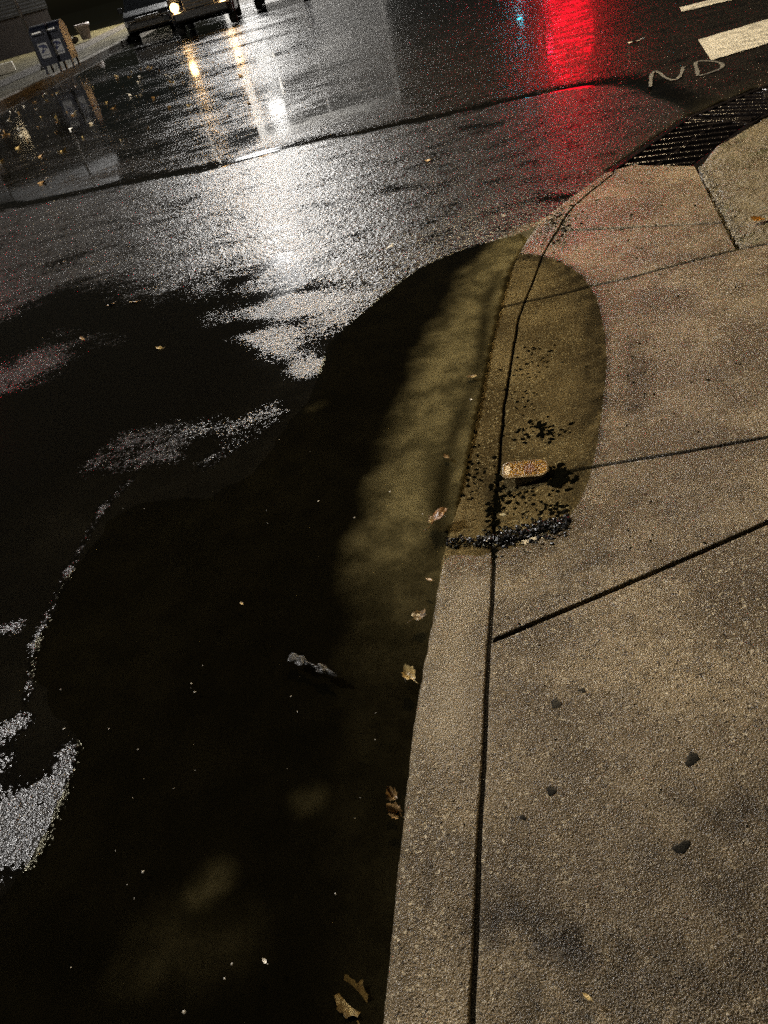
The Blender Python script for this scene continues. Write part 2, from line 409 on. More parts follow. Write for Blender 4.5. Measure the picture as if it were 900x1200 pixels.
for a, b, w, k in [((250, 372), (340, 362), .13, -.85), ((330, 360), (430, 345), .17, -1.0), ((340, 395), (395, 375), .14, -1.0), ((355, 430), (368, 425), .08, -.95), ((300, 395), (370, 430), .10, -.75), ((230, 345), (320, 338), .10, -.6), ((150, 515), (235, 500), .10, -.95), ((110, 545), (200, 530), .08, -.95), ((240, 540), (330, 480), .06, -.7), ((265, 505), (320, 470), .06, -.8), ((-60, 470), (40, 425), .24, -1.35), ((270, 400), (330, 385), .06, -.5),
                   ((150, 560), (118, 592), .03, -.85), ((118, 592), (78, 665), .022, -.92), ((78, 665), (38, 748), .022, -1.0), ((38, 748), (28, 815), .022, -.95), ((0, 735), (14, 730), .04, -1), ((20, 842), (-30, 870), .04, -1.4), ((78, 872), (62, 930), .035, -1.4), ((40, 930), (30, 990), .05, -1.5), ((0, 960), (-60, 1040), .09, -1.5), ((-20, 900), (-80, 1000), .08, -1.2), ((-40, 470), (60, 440), .12, -.45), ((40, 385), (140, 400), .10, -.35)]:
    fb(a, b, w, k)
film = film+.5*sstep(.92, 1.15, film)
film = np.where(sdw < -.01, 1.7, film)
film = np.where((sdw >= -.01) & (sdw < .12) & (rx < -.25) & (sdw < .04), film+.15, film)
film = np.clip(film, -.3, 1.8)
mud = np.exp(-np.maximum(sdg, 0)/.12)*(sdg > -.02)*.7
pit = (sdg < 0.0)*1.0
# silt on the gutter; a darker band along the foot of the curb
kd = xk(ry)-rx
foot = np.exp(-((kd-.045+.02*np.sin(ry*5))/.035)**2)*(ry > 1.65)*(ry < 3.7)*(.6+.8*(fbm(rx, ry, 9, 3, 71)))
silt = np.clip(gut*sstep(1.25, 2.05, ry)*1.0+gut*.07, 0, 1)
for (a, b, w, k) in [((360, 945), (372, 940), .035, .16), ((210, 1105), (265, 1110), .09, .10), ((370, 490), (380, 485), .03, .16), ((240, 1060), (260, 1040), .04, .25), ((160, 1150), (190, 1140), .05, .1)]:
    silt = np.maximum(silt, k*blob(rx, ry, at(*a, -.05), at(*b, -.05), w))
sunk = sstep(.0, -.05, sdw)
silt = np.maximum(silt, sstep(.6, -.1, sdw)*(film > .8)*(.004+.022*fbm(rx, ry, 2.5, 4, 88)))
rV = np.stack([rx, ry, rz], -1)

def build_road():
    t = NT('wet_asphalt'); p = t.pos()
    old, film, silt, foot, mud, pit = (t.attr(k) for k in ('old', 'film', 'silt', 'foot', 'mud', 'pit'))
    st = t.n('Mapping', i_Vector=p, i_Scale=(.5, 1, 1), i_Rotation=(0, 0, R(-14)))
    n1 = t.noise(p, 38, 6, .72); n0 = t.noise(st, 6, 5, .62); n2 = t.noise(p, 170, 3, .6)
    nn = t.math('ADD', t.math('MULTIPLY', n1, .55), t.math('MULTIPLY', n0, .45))
    stone = t.n('TexVoronoi', feature='SMOOTH_F1', i_Vector=p, i_Scale=95, i_Smoothness=.6).outputs['Distance']; stone2 = t.vor(p, 210)
    f = t.math('ADD', film, t.math('MULTIPLY', t.math('SUBTRACT', nn, .5), 4.6))
    f = t.math('ADD', f, t.math('MULTIPLY', t.math('SUBTRACT', stone, .32), 1.3))
    wet = t.remap(f, .30, .72)
    cell = t.vor(p, 120, 'Color'); sep = t.n('SeparateColor', i_0=cell).outputs[0]
    c = t.mix(old, (.018, .0175, .017), (.013, .011, .009))
    c = t.mix(t.math('MULTIPLY', t.remap(sep, .78, .98), .6), c, (.055, .05, .043))
    c = t.mix(wet, c, (.0034, .0030, .0020))
    conc_c = t.mix(t.remap(t.noise(p, 7, 6, .65), .35, .66), (.065, .057, .034), (.19, .165, .102))
    conc_c = t.mix(t.math('MULTIPLY', t.remap(t.noise(p, 60, 4, .7), .55, .72), .6), conc_c, (.05, .042, .024))
    c = t.mix(silt, c, conc_c)
    c = t.mix(t.math('MULTIPLY', foot, .8, clamp=True), c, (.022, .019, .011))
    c = t.mix(mud, c, (.03, .026, .016)); c = t.mix(pit, c, (.004, .004, .004))
    stone3 = t.n('TexVoronoi', feature='SMOOTH_F1', i_Vector=p, i_Scale=42, i_Smoothness=.5).outputs['Distance']
    fine = t.attr('fine')
    h = t.math('ADD', t.math('MULTIPLY', stone, .9), t.math('ADD', t.math('MULTIPLY', stone3, t.lerp(fine, 1.5, .25)), t.math('MULTIPLY', n2, .35)))
    h = t.math('ADD', h, t.math('ADD', t.math('MULTIPLY', t.noise(p, 16, 2), t.lerp(fine, 2.6, .5)), t.math('MULTIPLY', stone2, t.math('MULTIPLY', fine, .5))))
    dry = t.math('SUBTRACT', 1.0, wet)
    nrm = t.bump(h, t.math('MULTIPLY', t.math('MULTIPLY', dry, .28), t.math('SUBTRACT', 1.0, pit)), .010)
    lowb = t.bump(t.noise(p, 5, 3), t.lerp(wet, .10, .03), .02, nrm)
    cn = t.bump(h, t.lerp(wet, t.lerp(old, .85, .75), .03), .010)
    rough = t.lerp(wet, t.lerp(old, .29, .20), .05)
    rough = t.lerp(pit, rough, .8)
    spec = t.math('MULTIPLY', t.math('SUBTRACT', 1.0, t.attr('sunk')), .5)
    return t.done(t.principled(Base_Color=c, Roughness=rough, Normal=lowb, IOR=1.36, Specular_IOR_Level=spec,
                               Coat_Weight=t.math('MULTIPLY', dry, t.lerp(old, .6, .4)), Coat_Roughness=.09, Coat_IOR=1.33, Coat_Normal=cn))
road_m = build_road()
road = grid_mesh('road', rV, nr, nt, road_m, dict(old=old, film=film, silt=silt, foot=foot, mud=mud, pit=pit, sunk=sunk, fine=sstep(.1, -.3, sdd)), wrap=True); tag(road, kind='structure')

# ---- standing water
def build_puddle():
    t = NT('puddle_water')
    nrm = t.bump(t.noise(t.pos(), 18, 2), .012, .01)
    gm = t.n('NewGeometry'); dp = t.n('VectorMath', operation='DOT_PRODUCT', i_0=gm.outputs['Incoming'], i_1=nrm)
    fr = t.math('ADD', t.math('MULTIPLY', t.math('POWER', t.math('SUBTRACT', 1.0, t.math('ABSOLUTE', dp.outputs['Value'])), 5.0), .98), .02)
    tr = t.n('BsdfTransparent', i_Color=(.83, .81, .69)); gl = t.n('BsdfGlossy', i_Color=(1, 1, 1), i_Roughness=.015, i_Normal=nrm)
    mx = t.n('MixShader', i_0=fr, i_1=tr, i_2=gl)
    m = t.done(mx)
    P = np.concatenate([RC, [[-1.6, .2], [-1.3, -1.5], [-.5, -1.5]], [[xk(y)+.02, y] for y in (-1.4, 0, .8, 1.4)], WS])
    # push the line outwards a little; the ground that rises there draws the real edge
    nP = []
    for i in range(len(P)):
        a, b, c = P[i-1], P[i], P[(i+1) % len(P)]
        d = c-a; n_ = np.array([d[1], -d[0]])/(np.linalg.norm(d)+1e-9)
        nP.append(b+n_*.0)
    C = np.array([.1, 1.9]); bm = B()
    area = sum(P[i-1][0]*P[i][1]-P[i][0]*P[i-1][1] for i in range(len(P)))
    sg = 1 if area > 0 else -1
    for i in range(len(P)):
        a, b, c = P[i-1], P[i], P[(i+1) % len(P)]
        d = c-a; n_ = np.array([d[1], -d[0]])/(np.linalg.norm(d)+1e-9)*sg
        nP[i] = b+n_*.05
    f = bm.faces.new([bm.verts.new((q[0], q[1], 0)) for q in nP])
    bmesh.ops.triangulate(bm, faces=[f])
    bmesh.ops.recalc_face_normals(bm, faces=bm.faces[:])
    for fc in bm.faces:
        if fc.normal.z < 0: fc.normal_flip()
    o = link('puddle', bm, m); tag(o, kind='structure')
build_puddle()

# ---- painted markings on the road
paint_m = plain('worn_paint', (.62, .58, .46), .45, bump=.25, bscale=50, var=.25, vscale=5)
def bars():
    t = NT('worn_white_paint'); p = t.pos()
    n = t.noise(p, 9, 6, .7)
    c = t.mix(t.remap(n, .42, .66), (.50, .48, .41), (.26, .25, .21))
    c = t.mix(t.remap(t.noise(p, 22, 5, .75), .60, .68), c, (.02, .018, .015))
    m = t.done(t.principled(Base_Color=c, Roughness=.5, Normal=t.bump(t.noise(p, 90, 4), .5, .01)))
    specs = [((818, 47), (833, 71), (900, 51)), ((796, 9), (799.5, 14), (858, 0))]
    for i, (a, b, c_) in enumerate(specs):
        A, Bq, Cq = (Vector((*at(*q, .026), .030)) for q in (a, b, c_))
        d = (Cq-Bq).normalized(); L = 3.0
        bm = B(); N = 24
        low = [Bq+d*(L*k/N)+Vector((0, random.uniform(-.012, .012), 0)) for k in range(N+1)]
        hi = [A+d*(L*k/N)+Vector((0, random.uniform(-.012, .012), 0)) for k in range(N+1)]
        if i == 0: hi[0] = A; low.insert(0, Bq+(A-Bq)*.35-d*.05); low[0] += d*.05
        lo = [bm.verts.new(v) for v in low]; hh = [bm.verts.new(v) for v in hi]
        bm.faces.new(lo+hh[::-1]); bmesh.ops.recalc_face_normals(bm, faces=bm.faces[:])
        for f in bm.faces:
            if f.normal.z < 0: f.normal_flip()
        o = link('crosswalk_stripe', bm, m); tag(o, kind='structure')
bars()
def ribbon(name, pts, w, m, z=.030):
    P = cr(ats(pts, .026), 6); bm = B(); L = []; Rr = []
    for i in range(len(P)):
        d = P[min(i+1, len(P)-1)]-P[max(i-1, 0)]; d = d/(np.linalg.norm(d)+1e-9); n = np.array([-d[1], d[0]])
        ww = w*(.7+.6*random.random())
        L.append(bm.verts.new((*(P[i]+n*ww), z))); Rr.append(bm.verts.new((*(P[i]-n*ww), z)))
    for i in range(len(P)-1):
        f = bm.faces.new((L[i], L[i+1], Rr[i+1], Rr[i])); f.normal_update()
        if f.normal.z < 0: f.normal_flip()
    o = link(name, bm, m); tag(o, kind='structure'); return o
def chalk():
    t = NT('sprayed_chalk'); p = t.pos()
    n = t.noise(p, 30, 5, .75)
    return t.done(t.principled(Base_Color=t.mix(t.remap(n, .40, .62), (.13, .125, .105), (.03, .028, .024)), Roughness=.7))
chalk_m = chalk()
def p5(L): return [(720+x/5, y/5) for x, y in L]
ribbon('painted_letter', p5([(210, 510), (213, 470), (218, 438), (238, 420), (265, 430), (300, 458), (345, 471), (375, 458), (395, 425), (402, 395)]), .014, chalk_m)
ribbon('painted_letter', p5([(490, 447), (483, 410), (478, 368), (530, 358), (600, 366), (632, 380), (622, 402), (560, 428), (492, 447)]), .014, chalk_m)

# ================================================================== storm drain grates
iron = plain('wet_iron', (.014, .011, .010), .14, .3, .35, 45)
def grate(A, Bq, width_vec_sign, w, nb, skew, label):
    """A-B road side line; bars reach across the width"""
    A, Bq = Vector((*A, 0)), Vector((*Bq, 0)); d = (Bq-A); L = d.length; a = math.atan2(d.y, d.x)
    root = empty('storm_drain_grate', (A.x, A.y, .028), a); tag(root, label, 'drain grate', 'iron grates in the gutter at the corner')
    bm = B()
    box(bm, 0, L, -.045, 0, -.05, .004, .006); box(bm, 0, L, -w, -w+.04, -.05, .0, .006)
    box(bm, 0, .035, -w+.04, -.045, -.05, .001, .005); box(bm, L-.035, L, -w+.04, -.045, -.05, .001, .005)
    link('frame', bm, iron, root)
    bm = B(); x = .09
    b2 = B(); box(b2, .036, L-.036, -w*.52, -w*.52+.028, -.045, -.006, .005); link('cross_bar', b2, iron, root)
    for k in range(nb):
        x = .04+(L-.08)*(k+.5)/nb
        b = B(); y0, y1 = -.047, -w+.042
        x1 = x+skew
        p0 = Vector((x, y0, 0)); p1 = Vector((min(max(x1, .04), L-.04), y1, 0)); dd = p1-p0; ln = dd.length
        vs = box(b, -ln/2, ln/2, -.016, .016, -.045, .004, .008)
        rot = Matrix.Rotation(math.atan2(dd.y, dd.x), 3, 'Z')
        for v in b.verts: v.co = rot @ v.co+(p0+p1)/2
        link('bar', b, iron, root)
    return root
gA = np.array(at(703, 206, .03)); gB = np.array(at(802, 138, .03)); gC = np.array(at(897, 99, .03)); gD = gC+(gC-gB)*.9
grate(gA, gB-(gB-gA)*.01, 1, .52, 9, .16, 'wet iron drain grate touching the corner of the concrete slab')
grate(gB+(gC-gB)*.01, gC, 1, .52, 8, .14, 'wet iron drain grate beside the mud, farther from the slab')

# ================================================================== leaves and litter
def leaf_mat(name, a, b, rough=.35):
    t = NT(name); p = t.n('TexCoord').outputs['Object']
    n = t.noise(p, 40, 4, .6); v = t.vor(p, 60, 'Distance', 'DISTANCE_TO_EDGE')
    c = t.mix(t.remap(n, .35, .65), a, b); c = t.mix(t.remap(v, .04, .0), c, tuple(k*.5 for k in a))
    return t.done(t.principled(Base_Color=c, Roughness=rough, Normal=t.bump(n, .3, .01), Subsurface_Weight=0.0))
LM = dict(tan=leaf_mat('tan_leaf', (.20, .115, .04), (.34, .21, .085)), brown=leaf_mat('brown_leaf', (.11, .05, .014), (.24, .12, .036)),
          yellow=leaf_mat('yellow_leaf', (.34, .23, .08), (.50, .37, .15)), dark=leaf_mat('dark_leaf', (.10, .06, .02), (.17, .11, .04)),
          pale=leaf_mat('pale_leaf', (.55, .50, .40), (.72, .68, .58)), orange=leaf_mat('orange_leaf', (.55, .26, .05), (.68, .36, .08)))
MAPLE = [(0, -.42), (.12, -.32), (.27, -.36), (.30, -.22), (.40, -.08), (.33, .04), (.37, .24), (.24, .24), (.18, .34), (.13, .44), (0, .56), (-.12, .43), (-.19, .32), (-.25, .26), (-.38, .22), (-.34, .04), (-.41, -.10), (-.30, -.22), (-.26, -.36), (-.10, -.32)]
OVAL = [(.0, -.5), (.13, -.38), (.22, -.15), (.23, .08), (.17, .3), (.06, .46), (0, .55), (-.07, .45), (-.18, .28), (-.23, .05), (-.21, -.18), (-.12, -.39)]
def leaf_mesh(outline, size, curl, jit, seed):
    rd = random.Random(seed); bm = B()
    pts = []
    n = len(outline)
    for i in range(n):
        a, b = outline[i], outline[(i+1) % n]
        for k in range(2):
            t = k/2; pts.append((a[0]+(b[0]-a[0])*t+rd.uniform(-jit, jit), a[1]+(b[1]-a[1])*t+rd.uniform(-jit, jit)))
    rings = []
    def zz(x, y): return curl*(x*x*1.1+.7*y*y+.35*x*y)+curl*.16*math.sin(9*x+5*y+seed)
    for s in (1, .66, .33):
        rings.append([bm.verts.new((x*s*size, y*s*size, zz(x*s, y*s)*size)) for x, y in pts])
    c = bm.verts.new((0, 0, 0)); m = len(pts)
    for r0, r1 in ((0, 1), (1, 2)):
        for i in range(m): bm.faces.new((rings[r0][i], rings[r0][(i+1) % m], rings[r1][(i+1) % m], rings[r1][i]))
    for i in range(m): bm.faces.new((rings[2][i], rings[2][(i+1) % m], c))
    stem = [Vector((0, -.5*size, zz(0, -.5)*size)), Vector((.03*size, -.7*size, size*(zz(0, -.5)+.05))), Vector((.09*size, -.9*size, size*(zz(0, -.5)+.1)))]
    for a, b in zip(stem, stem[1:]): tube(bm, a, b, size*.018, size*.014, 5)
    bmesh.ops.recalc_face_normals(bm, faces=bm.faces[:])
    return bm
def leaf(px, py, z, size, rz, mat, label, kind='MAPLE', curl=.3, tilt=(0, 0), group=None, seed=None, fold=0.0):
    bm = leaf_mesh(MAPLE if kind == 'MAPLE' else OVAL, size, curl, .03, seed if seed is not None else int(px*7+py))
    if fold:
        for v in bm.verts:
            if v.co.x > 0: v.co = Vector((v.co.x*math.cos(fold), v.co.y, v.co.z+v.co.x*math.sin(fold)))
    x, y = at(px, py, z)
    o = link('fallen_leaf', bm, LM[mat], smooth=True)
    o.rotation_euler = (tilt[0], tilt[1], rz); o.location = (x, y, z)
    tag(o, label, 'leaf', group); return o
leaf(514, 607, .004, .085, R(-55), 'brown', 'large curled brown leaf lying across the submerged curb edge', curl=.55, fold=R(35), tilt=(.15, -.1))
leaf(523, 535, -.012, .035, R(20), 'brown', 'small brown leaf sunk in the murky gutter left of the amber wrapper', 'OVAL', .2)
leaf(553, 441, -.012, .045, R(70), 'brown', 'reddish brown leaf under water near the top of the puddle', 'OVAL', .2)
leaf(479, 792, .006, .050, R(15), 'yellow', 'pale yellow curled leaf standing in the water against the curb', 'MAPLE', .7, (.1, .3), fold=R(40))
leaf(491, 721, .002, .048, R(-60), 'dark', 'dim brown leaf half under water just above the yellow leaf by the curb', 'MAPLE', .3)
leaf(503, 679, .003, .024, R(40), 'tan', 'tiny tan leaf touching the curb below its wet upper end', 'OVAL', .2)
leaf(459, 931, .006, .036, R(15), 'tan', 'tan leaf scrap sticking up, upper one of a pair beside the curb', 'MAPLE', .8, (.5, .1), fold=R(40))
leaf(463, 950, .005, .042, R(35), 'tan', 'torn tan leaf with long stem, lower one of a pair beside the curb', 'MAPLE', .7, (.4, -.3), fold=R(30))
leaf(413, 1172, -.035, .080, R(10), 'dark', 'broad brown leaf sunk under dark water at the bottom of the frame', 'MAPLE', .4)
leaf(283, 707, .004, .016, R(30), 'yellow', 'tiny heart shaped yellow leaf floating alone on the black water', 'OVAL', .2)
leaf(186, 408, .028, .042, R(80), 'yellow', 'pale tan leaf lying alone on the black wet asphalt', 'OVAL', .6, (.2, .2), fold=R(30))
leaf(457, 289, .030, .060, R(-65), 'pale', 'whitish leaf on the smooth grey asphalt patch above the puddle', 'OVAL', .5, (.1, .1))
leaf(501, 188, .030, .060, R(75), 'tan', 'small tan leaf beside a dark spot on the grey asphalt patch', 'OVAL', .5)
leaf(592, 253, .030, .045, R(60), 'pale', 'pinkish white leaf on the asphalt close to the curb corner', 'OVAL', .5)
leaf(892, 257, .062, .10, R(75), 'orange', 'bright orange leaf on the mud at the right edge', 'OVAL', .4, (.2, 0))
leaf(743, 49, .03, .12, R(60), 'pale', 'pale leaf on the road between the red glare and the crosswalk', 'OVAL', .3)
for px, py in [(130, 357), (157, 354), (96, 397), (72, 308)]:
    leaf(px, py, .028, .05, random.uniform(0, 3), 'tan', 'small tan leaf on the glittering grey asphalt at the left', 'OVAL', .5, (.2, .2), group='small tan leaves on the grey asphalt at the left', seed=3)
# leaf specks scattered over the dark far road
protos = []
spk = 0
cand = []
for _ in range(260):
    x = random.uniform(-5.6, -.2); y = random.uniform(9.4, 22)
    cand.append((x, y))
sp_mesh = {}
for mname in ('tan', 'pale', 'yellow'):
    bm = leaf_mesh(OVAL, .085, .7, .03, 5); me = bpy.data.meshes.new('fallen_leaf'); bm.to_mesh(me); bm.free(); me.materials.append(LM[mname]); sp_mesh[mname] = me
for i, (x, y) in enumerate(cand[:130]):
    if y < 9.2+abs(x)*.15: continue
    o = bpy.data.objects.new('fallen_leaf', sp_mesh[random.choice(['tan', 'pale', 'tan', 'yellow'])]); COL.objects.link(o)
    s = random.uniform(.5, 1.25); o.scale = (s, s, s); o.location = (x, y, .028); o.rotation_euler = (random.uniform(-.5, .5), random.uniform(-.5, .5), random.uniform(0, 6))
    tag(o, 'one of the small pale leaves strewn over the dark far road', 'leaf', 'pale leaves strewn over the dark far road')
# white leaf scraps floating on the water
for px, py in [(589, 603)]:
    leaf(px, py, -.01, .022, 1.0, 'pale', 'small whitish scrap under water right below the amber wrapper', 'OVAL', .2)
leaf(552, 468, .002, .014, .6, 'pale', 'tiny white scrap floating on the olive gutter water', 'OVAL', .2)
leaf(310, 1126, .003, .014, .6, 'pale', 'tiny white scrap floating near the bottom of the black puddle', 'OVAL', .2)
leaf(688, 1168, .086, .016, .6, 'yellow', 'tiny yellow leaf scrap on the slab at the bottom of the frame', 'OVAL', .2)

# amber wrapper
def wrapper():
    t = NT('amber_plastic'); p = t.n('TexCoord').outputs['Object']
    v = t.vor(p, 110, 'Color'); s = t.n('SeparateColor', i_0=v).outputs[0]
    c = t.mix(t.remap(s, .2, .8), (.15, .072, .010), (.40, .225, .042))
    m = t.done(t.principled(Base_Color=c, Roughness=.18, Normal=t.bump(t.vor(p, 140), .8, .008), IOR=1.45))
    rim = plain('clear_plastic_rim', (.20, .14, .065), .25, bump=.4, bscale=90)
    red = plain('red_print', (.17, .07, .02), .2, bump=.8, bscale=120)
    silver = plain('silver_end', (.20, .12, .035), .4)
    x, y = at(615, 546, .012)
    a = math.atan2(at(642, 543, .012)[1]-at(588, 548, .012)[1], at(642, 543, .012)[0]-at(588, 548, .012)[0])
    L = math.dist(at(642, 543, .012), at(588, 548, .012))/2; W = math.dist(at(615, 537, .012), at(615, 556, .012))/2
    root = empty('wrapper', (x, y, -.003), a); root.scale = (1, 1, .45); tag(root, 'glittering flat amber wrapper with pale rim floating at the submerged curb joint', 'wrapper')
    def outline(l, w, n=8):
        r = w*.75; P = []
        for cx, cy, a0 in ((l-r, w-r, 0), (-l+r*.7, w-r*.7, 90), (-l+r*.7, -w+r*.7, 180), (l-r, -w+r, 270)):
            q = r if cx > 0 else r*.7
            for k in range(n+1):
                an = R(a0+90*k/n); P.append((cx+q*math.cos(an), cy+q*math.sin(an)))
        return P
    bm = B(); prism(bm, outline(L*.93, W*.86), 'z', 0, .010); link('body', bm, m, root)
    o_, i_ = outline(L, W), outline(L*.93, W*.86)
    bm = B(); n = len(o_)
    ring = [[bm.verts.new((q[0], q[1], z)) for q in P] for P, z in ((o_, -.002), (o_, .008), (i_, .0125), (i_, .002))]
    for k in range(3):
        for i in range(n): bm.faces.new((ring[k][i], ring[k][(i+1) % n], ring[k+1][(i+1) % n], ring[k+1][i]))
    bmesh.ops.recalc_face_normals(bm, faces=bm.faces[:]); link('rim', bm, rim, root)
    bm = B(); pts = [(L*(.18+.26*math.cos(q)), W*.62*math.sin(q)) for q in np.linspace(0, 2*PI, 14)[:-1]]
    prism(bm, pts, 'z', .0102, .0112); link('printed_mark', bm, red, root)
    bm = B(); pts = [(-L*.9, -W*.6), (-L*.72, -W*.62), (-L*.62, W*.1), (-L*.70, W*.6), (-L*.86, W*.55)]
    prism(bm, pts, 'z', .0102, .0114); link('folded_end', bm, silver, root)
wrapper()

# crumpled clear bottle scrap in the water
def scrap():
    m = plain('grey_plastic', (.016, .015, .012), .4, bump=.3, bscale=60, spec=.2); x, y = at(365, 778, .006)
    A = Vector((*at(340, 769, .006), 0)); Bq = Vector((*at(391, 790, .006), 0)); d = Bq-A; L = d.length
    root = empty('plastic_scrap', (A.x, A.y, .006), math.atan2(d.y, d.x)); tag(root, 'crumpled grey translucent scrap twisted in the middle, afloat on the black water', 'litter')
    def lump(x0, x1, w, h, seed):
        rd = random.Random(seed); bm = B(); bmesh.ops.create_icosphere(bm, subdivisions=3, radius=1)
        for v in bm.verts:
            k = 1+.35*math.sin(5*v.co.x+3*v.co.y*v.co.z+seed)+rd.uniform(-.12, .12)
            v.co = Vector(((x0+x1)/2+v.co.x*(x1-x0)/2*k, v.co.y*w*k, v.co.z*h*k))
        return bm
    link('crumpled_end', lump(L*.52, L, .011, .008, 2), m, root); link('flat_end', lump(0, L*.34, .013, .003, 5), m, root); link('twist', lump(L*.28, L*.58, .005, .006, 9), m, root)
scrap()

# dark crumbs (stuff): ridge at the water's edge, flecks on paving
_t = NT('wet_black_crumb'); crumb_m = _t.done(_t.principled(Base_Color=(.0025, .0025, .0022), Roughness=.28, Specular_IOR_Level=.22))
def crumbs(name, spots, label, cat, zfn, flat=.6, mat=None):
    bm = B()
    for x, y, s, dz in spots:
        r = bmesh.ops.create_icosphere(bm, subdivisions=1, radius=s)
        z = zfn(x, y)+dz; sx, sy = random.uniform(.7, 1.5), random.uniform(.6, 1.1); a = random.uniform(0, PI); ca, sa = math.cos(a), math.sin(a)
        for v in r['verts']:
            k = random.uniform(.75, 1.2); u, w = v.co.x*sx*k, v.co.y*sy*k
            v.co = Vector((x+u*ca-w*sa, y+u*sa+w*ca, z+v.co.z*flat*k))
    o = link(name, bm, mat or crumb_m); tag(o, label, cat, kind='stuff'); return o
_t = NT('rotten_crumb'); matte_m = _t.done(_t.principled(Base_Color=(.004, .004, .003), Roughness=.9, Specular_IOR_Level=0.0))
zS = lambda x, y: float(Zs(np.array([x]), np.array([y]))[0])
sp = []
ridge = [(524, 636, 6, .6), (545, 632, 8, .8), (565, 633, 8, .8), (583, 632, 10, 1.1), (605, 627, 13, 1.2), (630, 621, 14, 1.3), (655, 615, 13, 1.1), (668, 610, 9, .7)]
for (x0, y0, w0, a0), (x1, y1, w1, a1) in zip(ridge, ridge[1:]):
    n = int(20+150*(a0+a1)/2*(1 if x0 > 570 else .35))
    for _ in range(n):
        t = random.random(); g = random.gauss(0, .5)*(1.6 if random.random() < .12 else 1); w = w0+(w1-w0)*t
        X, Y = at(x0+(x1-x0)*t, y0+(y1-y0)*t+g*w, .0)
        sp.append((X, Y, random.choice([.0025, .003, .004, .005, .0065, .009])*random.uniform(.7, 1.05), random.uniform(0, .008)*max(0, 1-abs(g))*(a0+a1)/2))
crumbs('wet_crumbs', sp, 'ridge of glossy black crumbs washed up at the near edge of the puddle', 'debris', lambda x, y: max(zS(x, y), -.004), .55)
sp = []
def scatter(px, py, dx, dy, n, s0, s1):
    for _ in range(n):
        X, Y = atS(px+random.gauss(0, dx), py+random.gauss(0, dy)); 
        if X > float(xk(Y))+.01: sp.append((X, Y, random.uniform(s0, s1), 0))
scatter(745, 400, 22, 55, 90, .0016, .006); scatter(740, 430, 60, 110, 60, .0014, .0045); scatter(820, 420, 50, 90, 34, .002, .007); scatter(650, 258, 14, 16, 170, .003, .011)
scatter(720, 240, 50, 22, 34, .003, .010); scatter(770, 300, 50, 20, 14, .003, .009); scatter(740, 600, 70, 60, 16, .001, .005); scatter(760, 900, 110, 160, 34, .0010, .0028)
scatter(520, 900, 18, 180, 30, .001, .0028); scatter(615, 300, 6, 8, 20, .003, .006); scatter(700, 780, 70, 60, 12, .001, .003)
crumbs('leaf_crumbs', sp, 'dark crumbs of rotten leaf scattered over the concrete', 'debris', zS, .3, matte_m)
sp = []
for px, py, dx, dy, n, s in [(630, 505, 22, 10, 70, .006), (620, 420, 24, 16, 50, .0045), (580, 590, 7, 36, 90, .006), (655, 560, 12, 10, 70, .008), (610, 580, 25, 18, 60, .005), (560, 560, 10, 20, 30, .005), (650, 600, 12, 7, 40, .005), (612, 460, 18, 20, 24, .004), (545, 510, 10, 60, 60, .005)]:
    for _ in range(int(n*1.1)):
        X, Y = at(px+random.gauss(0, dx*.7), py+random.gauss(0, dy*.7), -.02)
        if X > float(xk(Y))-.10: sp.append((X, Y, random.uniform(.25, 1.15)*s*1.9, 0))
crumbs('sunken_crumbs', sp, 'black rotten leaf crumbs lying under the shallow puddle water', 'debris', lambda x, y: zS(x, y) if x > float(xk(y)) else -.05, .3, matte_m)

sp = []
for _ in range(46):
    px, py = random.uniform(60, 500), random.uniform(480, 1190); X, Y = at(px, py, 0)
    if X < float(xk(Y))-.03: sp.append((X, Y, random.choice([.0012, .0016, .0022, .0035]), 0))
o = crumbs('floating_specks', sp, 'tiny pale specks afloat on the black puddle', 'debris', lambda x, y: .001, .4)
o.data.materials[0] = plain('pale_speck', (.28, .25, .19), .4)

# gum spots
_t = NT('old_gum'); gum_m = _t.done(_t.principled(Base_Color=(.006, .006, .0055), Roughness=.45, Specular_IOR_Level=.12))
for px, py, s, lab in [(652, 825, .014, 'black oval gum spot on the slab just right of the long joint'), (682, 809, .0085, 'small faint gum spot touching the upper right of a bigger one'), (811, 890, .016, 'round black gum spot on the slab nearest the right edge'), (799, 993, .015, 'black gum spot, lowest of those on the big slab'), (646, 927, .0115, 'dull grey black gum spot midway down the slab, left of the others'), (613, 958, .007, 'tiny black gum spot close to the long joint'), (826, 866, .010, 'faint little gum mark above the round gum spot at right') ]:
    if s == .010: continue
    bm = B(); X, Y = atS(px, py)
    r = bmesh.ops.create_icosphere(bm, subdivisions=3, radius=1)
    for v in bm.verts:
        a = math.atan2(v.co.y, v.co.x); k = 1+.20*math.sin(2*a+px)+.13*math.sin(3*a+py)+.07*math.sin(7*a+px)
        v.co = Vector((v.co.x*s*k, v.co.y*s*.75*k, v.co.z*.0006))
    o = link('gum_spot', bm, gum_m, smooth=True); o.location = (X, Y, zS(X, Y)+.0006); o.rotation_euler = (0, 0, random.uniform(-.5, .5))
    tag(o, lab, 'gum spot', 'black gum spots on the sidewalk')

